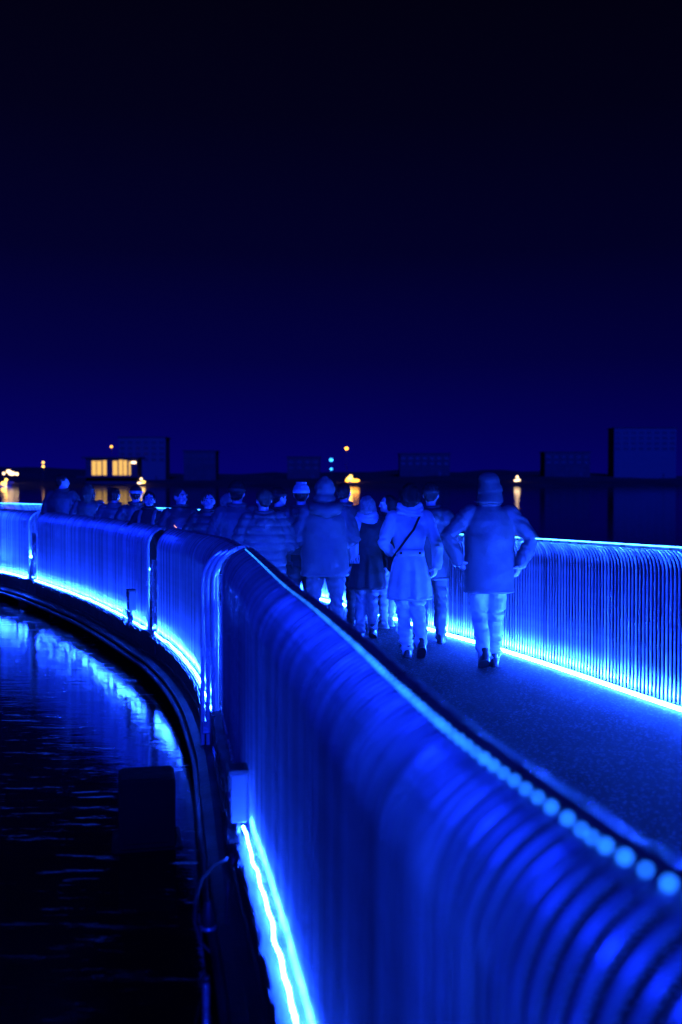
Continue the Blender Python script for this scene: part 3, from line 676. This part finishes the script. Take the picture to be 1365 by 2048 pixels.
# person behind the coat
person('person in dark cap and lowered hood behind the pale belted coat', 862, 10.15, 968, -.2, 'nylon_dark', 'dark', hem=.72, hood='down', seed=19, bulk=1.0, hat='cap', arms=HANDS_FRONT)
# puffer jacket, back turned
person('bareheaded person from behind in a bulky hooded puffer jacket and pale trousers', 528, 9.55, 977, .15, 'nylon', 'grey', hem=.74, bulk=1.18, hood='down', hair='hair_brown', seed=10, quilt=.016, vox=.011, yaw=.2, arms=HANDS_FRONT)
person('person in dark knitted beanie with only the head showing behind the puffer jacket', 557, 11.6, 977, -.5, 'vdark', 'vdark', hat='cap', seed=11, hair='hair_dark', arms=HANDS_FRONT, yaw=-.5)
person('broad person from behind in dark cap and smooth jacket beside the corner post', 475, 10.05, 964, .35, 'nylon', 'dark', hem=.78, bulk=1.1, hat='cap', seed=9, vox=.012, yaw=-.35, arms=HANDS_FRONT)
person('person in a raised hood, half hidden behind the dark cap wearer', 455, 12.2, 990, .2, 'mid', 'dark', hood='up', hair=None, seed=8, arms=HANDS_FRONT)
# men facing this way
person('person facing this way in a dark quilted puffer jacket, hands in pockets', 417, 10.95, 983, R(188), 'nylon_dark', 'dark', hem=.76, bulk=1.08, quilt=.013, hair='hair_brown', seed=7, face=True, vox=.012, bvox=.007, arms=POCKET, yaw=.1)
p6, k6, m6 = person('person with lowered hood facing this way, holding up a glowing stick', 361, 11.6, 975, R(192), 'nylon_dark', 'dark', hem=.76, bulk=1.06, hood='down', hair='hair_brown', seed=6, face=True, vox=.012, bvox=.007, yaw=.55,
       arms={-1: ((-.26, .02, 1.12), (-.04, .27, 1.165), (.6, .3, .6)), 1: ((.27, .0, 1.12), (.24, .10, .92), (0, .3, -1))})
person('person facing this way with grey backpack straps over a dark jacket', 299, 12.25, 983, R(172), 'vdark', 'dark', hem=.76, hood='down', hair='hair_dark', seed=5, face=True, beard=True, vox=.012, bvox=.007, yaw=.35, arms=POCKET)
gs = empty('glow_stick', (p6.location.x + .0, p6.location.y, 0), R(192)); tag(gs, 'tiny glowing reddish stick held by the person with lowered hood facing this way', 'glow stick')
hx = Vector((-.04 * k6, .27 * k6, 1.165 * k6)) + Vector((.6, .3, .6)).normalized() * .11
mk('tip', tube([hx + Vector((.02, 0, .0)), hx + Vector((.055, .0, .035))], .005, 8), 'cig', gs); mk('grip', tube([hx + Vector((-.03, 0, -.04)), hx + Vector((.02, 0, .0))], .0055, 8), 'white', gs)
# straps of the bearded man
Y5 = 12.25 * S; x5 = (299 - 682.5) / F * Y5; k5 = (CH - (983 - HZ) / F * Y5) / 1.75
bp = empty('backpack', (x5, Y5, 0), R(172)); tag(bp, 'backpack with grey chest straps on the person beside the glow stick holder', 'backpack')
for s in (-1, 1):
    mk('strap', tube([(s * .10 * k5, -.10 * k5, 1.47 * k5), (s * .105 * k5, .02, 1.50 * k5), (s * .105 * k5, .125 * k5, 1.40 * k5), (s * .10 * k5, .165 * k5, 1.28 * k5), (s * .13 * k5, .165 * k5, 1.12 * k5), (s * .20 * k5, .08 * k5, 1.02 * k5)], .022, 8, .35, up=(1, 0, 0)), 'grey', bp)
mk('chest_strap', tube([(-.10 * k5, .172 * k5, 1.27 * k5), (.10 * k5, .172 * k5, 1.27 * k5)], .010, 8, .5), 'grey', bp)
fuse('pack', [loft([(0, -.22 * k5, .98 * k5, .14, .07, .8), (0, -.22 * k5, 1.2 * k5, .15, .085, .8), (0, -.21 * k5, 1.42 * k5, .12, .06, .8)], 20)], .015, 'nylon_dark', bp)
# far group with backs turned
person('person from behind in dark jacket and cap with a pale band', 272, 13.5, 973, .3, 'nylon_dark', 'dark', hair='hair_dark', hat='cap', seed=4, arms=HANDS_FRONT)
person('person from behind in a quilted puffer jacket, between pale-banded cap and plain coat', 230, 14.0, 976, .05, 'nylon', 'dark', hair='hair_dark', seed=3, quilt=.016, bulk=1.12, vox=.013, arms=HANDS_FRONT)
person('person from behind in plain dark coat between quilted puffer and tallest person', 177, 15.4, 967, .1, 'nylon_dark', 'dark', coat=.6, hair='hair_brown', hairlen=.10, seed=2, arms=HANDS_FRONT, wid=1.15)
person('tall person from behind in plain dark coat standing farthest along the bridge', 125, 16.4, 949, -.15, 'nylon_dark', 'dark', hem=.7, bulk=1.1, hair='hair_dark', seed=1, yaw=-.9, wid=1.1, arms=HANDS_FRONT)

# ------------------------------------------------------------------ far shore: land, buildings, lamps, boats
V, Fc = [], []; nx, ny = 90, 8
def land_z(x, y):
    r = max(0, (y - 470) / 260)
    return WZ - .6 + 1.6 * min(1, max(0, (y - 462) / 14)) + (8 + 9 * noise.noise((x * .006, 3.0, 0)) + 3 * noise.noise((x * .03, y * .03, 1))) * min(1, r)
for j in range(ny):
    y = (460, 470, 480, 520, 570, 640, 730, 900)[j]
    for i in range(nx):
        x = -620 + 1240 * i / (nx - 1); yy = y + (14 * noise.noise((x * .01, 0, 5)) if j < 2 else 0); V.append((x, yy, land_z(x, y)))
for j in range(ny - 1):
    for i in range(nx - 1): Fc.append((j * nx + i, j * nx + i + 1, (j + 1) * nx + i + 1, (j + 1) * nx + i))
tag(mk('far_shore', (V, Fc), 'land'), 'low dark land along the far side of the lake', kind='structure')
def far(px, py, Y): return ((px - 682.5) / F * Y, Y, CH - (py - HZ) / F * Y)
def building(px0, px1, ptop, Y, label, wall, rows, cols, lit=None, depth=14):
    x0, _, zt = far(px0, ptop, Y); x1 = far(px1, ptop, Y)[0]; cx = (x0 + x1) / 2; z0 = land_z(cx, Y) - 1
    root = empty('building', (cx, Y, z0)); tag(root, label, 'building', 'buildings on the far shore')
    h = zt - z0; wd = x1 - x0
    mk('wall', box((0, depth / 2, h / 2), (wd, depth, h)), wall, root, False)
    mk('roof', box((0, depth / 2, h + .3), (wd + 1.2, depth + 1.2, .6)), 'roof', root, False)
    mk('door', box((wd * .3, -.06, 2.2), (1.2, .12, 2.2)), 'glass_dark', root, False)
    for r in range(rows):
        for c_ in range(cols):
            wx = -wd / 2 + wd * (c_ + .5) / cols; wz = h - (r + .75) * min(3.2, h / (rows + .4)) - .2
            wnd = mk('window', box((wx, -.03, wz), (wd / cols * .62, .10, 1.7)), 'roof', root, False)
            mk('pane', box((wx, -.10, wz), (wd / cols * .54, .05, 1.5)), 'glass_dark', wnd, False)
    return root, h, wd
# lit pavilion
Yp = 478; xa, _, zt = far(172, 917, Yp); xb_, _, zb = far(275, 952, Yp); cx = (xa + xb_) / 2; z0 = land_z(cx, Yp) - 1.2
pv = empty('pavilion', (cx, Yp, z0)); tag(pv, 'lakeside pavilion with tall bright yellow windows across the water', 'building')
hw = xb_ - xa; ht = zt - z0
mk('wall', box((0, 6, ht / 2), (hw, 11, ht)), 'facade_dark', pv, False); mk('roof', box((0, 5.5, ht + .4), (hw + 3, 14, .8)), 'roof', pv, False)
mk('terrace', box((0, -2.5, (zb - z0) - .5), (hw + 6, 5, .5)), 'facade_dark', pv, False)
for px0, px1, t0 in ((184, 193, 921), (194, 204, 921), (206, 214, 920), (226, 236, 921), (238, 246, 919), (247, 255, 920), (258, 262, 922)):
    ax = far(px0, 0, Yp)[0] - cx; bx = far(px1, 0, Yp)[0] - cx; z1 = far(0, t0, Yp)[2] - z0; z2 = zb - z0 + .2
    wdo = mk('window', box(((ax + bx) / 2, .42, (z1 + z2) / 2), (bx - ax, .24, z1 - z2)), 'roof', pv, False)
    mk('pane', box(((ax + bx) / 2, .27, (z1 + z2) / 2), ((bx - ax) * .92, .1, (z1 - z2) * .95)), 'warm', wdo, False)
mk('window', box((far(268, 0, Yp)[0] - cx, .4, far(0, 925, Yp)[2] - z0), (2.2, .3, 1.0)), 'warm_white', pv, False)
building(238, 332, 876, 560, 'pale flat-roofed block on the shore above the lit pavilion', 'facade', 4, 6)
building(368, 432, 903, 540, 'lower pale block on the shore right of the lit pavilion', 'facade_dark', 2, 5)
building(1228, 1352, 857, 600, 'wide pale block standing high on the far shore beyond the bucket hat wearer', 'facade', 4, 8)
building(575, 640, 915, 560, 'small dim block on the shore near the blue lamps', 'facade_dark', 2, 4)
building(800, 900, 908, 600, 'long dim block on the far shore above the belted coat wearer', 'facade_dark', 2, 7)
building(1090, 1180, 905, 580, 'dim block on the far shore beside the wide pale block', 'facade_dark', 2, 6)
def lamp(px, py, Y, m, label, r=.6):
    x, _, z = far(px, py, Y); g = land_z(x, Y) - .3
    root = empty('street_lamp', (x, Y, g)); tag(root, label, 'lamp', 'lamps on the far shore')
    h = z - g
    mk('pole', tube([(0, 0, 0), (0, 0, h * .6), (0, 0, h)], [.14, .10, .07], 8), 'pole_far', root)
    mk('lamp_head', ell((0, -.1, h), (r, r, r * .8), 12, 8), m, root); mk('arm', tube([(0, 0, h - .2), (0, .1, h + r * .9), (0, .5, h + r)], .06, 6), 'pole_far', root)
lamp(224, 893.5, 520, 'orange', 'orange lamp above the lit pavilion across the water', .62)
lamp(87.5, 925, 500, 'warm2', 'upper warm lamp of the close pair left of the pavilion', .55)
lamp(87.5, 933, 490, 'warm2', 'lower warm lamp of the close pair left of the pavilion', .55)
lamp(693.5, 897, 520, 'orange', 'single orange lamp high on the shore above the lit yellow boat', .9)
lamp(663, 920, 500, 'blue_lamp', 'upper of two blue lamps beside the orange lamp', .9)
lamp(663, 938, 485, 'blue_lamp', 'lower of two blue lamps beside the orange lamp', .6)
def boat(px, Y, ln, lights, label, hullm='hull'):
    x = far(px, 0, Y)[0]; root = empty('boat', (x, Y, WZ)); tag(root, label, 'boat', 'lit boats moored across the lake')
    V, Fc = [], []; K = 9
    for i in range(K):
        t = i / (K - 1) * 2 - 1; wdt = 1.1 * (1 - max(0, t) ** 2.2) * (1 - .25 * max(0, -t)) + .02; sx = t * ln / 2; sh_ = .15 * t * t
        V += [(sx, -wdt, .9 + sh_), (sx, -wdt * .7, -.2), (sx, wdt * .7, -.2), (sx, wdt, .9 + sh_)]
    for i in range(K - 1):
        a = i * 4
        for k in range(4): Fc.append((a + k, a + 4 + k, a + 4 + (k + 1) % 4, a + (k + 1) % 4))
    Fc += [(3, 2, 1, 0), ((K - 1) * 4, (K - 1) * 4 + 1, (K - 1) * 4 + 2, (K - 1) * 4 + 3)]
    mk('hull', (V, Fc), hullm, root, False)
    cab = mk('cabin', loft([(-.3, 0, .85, ln * .24, .8, .6), (-.3, 0, 1.6, ln * .22, .72, .6), (-.3, 0, 2.1, ln * .19, .62, .6)], 20), hullm, root, False)
    mk('mast', tube([(0, 0, 2.0), (0, 0, 4.2)], .05, 6), 'pole_far', root)
    for dpx, py, sx_, sz_, m in lights:
        xx = dpx * Y / F; zz = CH - (py - HZ) / F * Y - WZ
        mk('cabin_light', ell((xx, -1.15, zz), (sx_, .2, sz_), 12, 8), m, root)
    return root
boat(703, 500, 8, [(-3, 957, 1.5, .9, 'warm2'), (-1, 953, .7, .9, 'warm2'), (7, 961, 2.4, .7, 'orange'), (-8, 961, .9, .7, 'orange')], 'moored boat with bright yellow cabin light below the single orange lamp')
boat(1033, 500, 6, [(1, 954, .6, .6, 'warm_white'), (-2, 961, .9, .5, 'warm_white'), (4, 960, .8, .5, 'warm_white')], 'small moored boat with pinkish lights right of the bucket hat wearer', 'hull')
boat(283, 480, 6, [(1, 958, .5, .6, 'warm_white'), (6, 964, .7, .6, 'warm2'), (-4, 966, 1.6, .4, 'warm_white')], 'small lit boat in front of the pavilion corner')
boat(24, 490, 7, [(-4, 943, 1.2, .8, 'warm_white'), (2, 947, 1.6, .9, 'warm_white'), (12, 948, .8, .7, 'warm_white'), (-14, 947, .6, .7, 'warm_white')], 'moored boat with a row of pinkish lights left of the lamp pair')
boat(12, 420, 5, [(3, 960, .6, .6, 'warm2'), (-2, 967, 1.2, .7, 'warm2'), (2, 980, .5, 1.8, 'warm_white')], 'moored boat with warm stacked lights at the lake edge beyond the far railing')
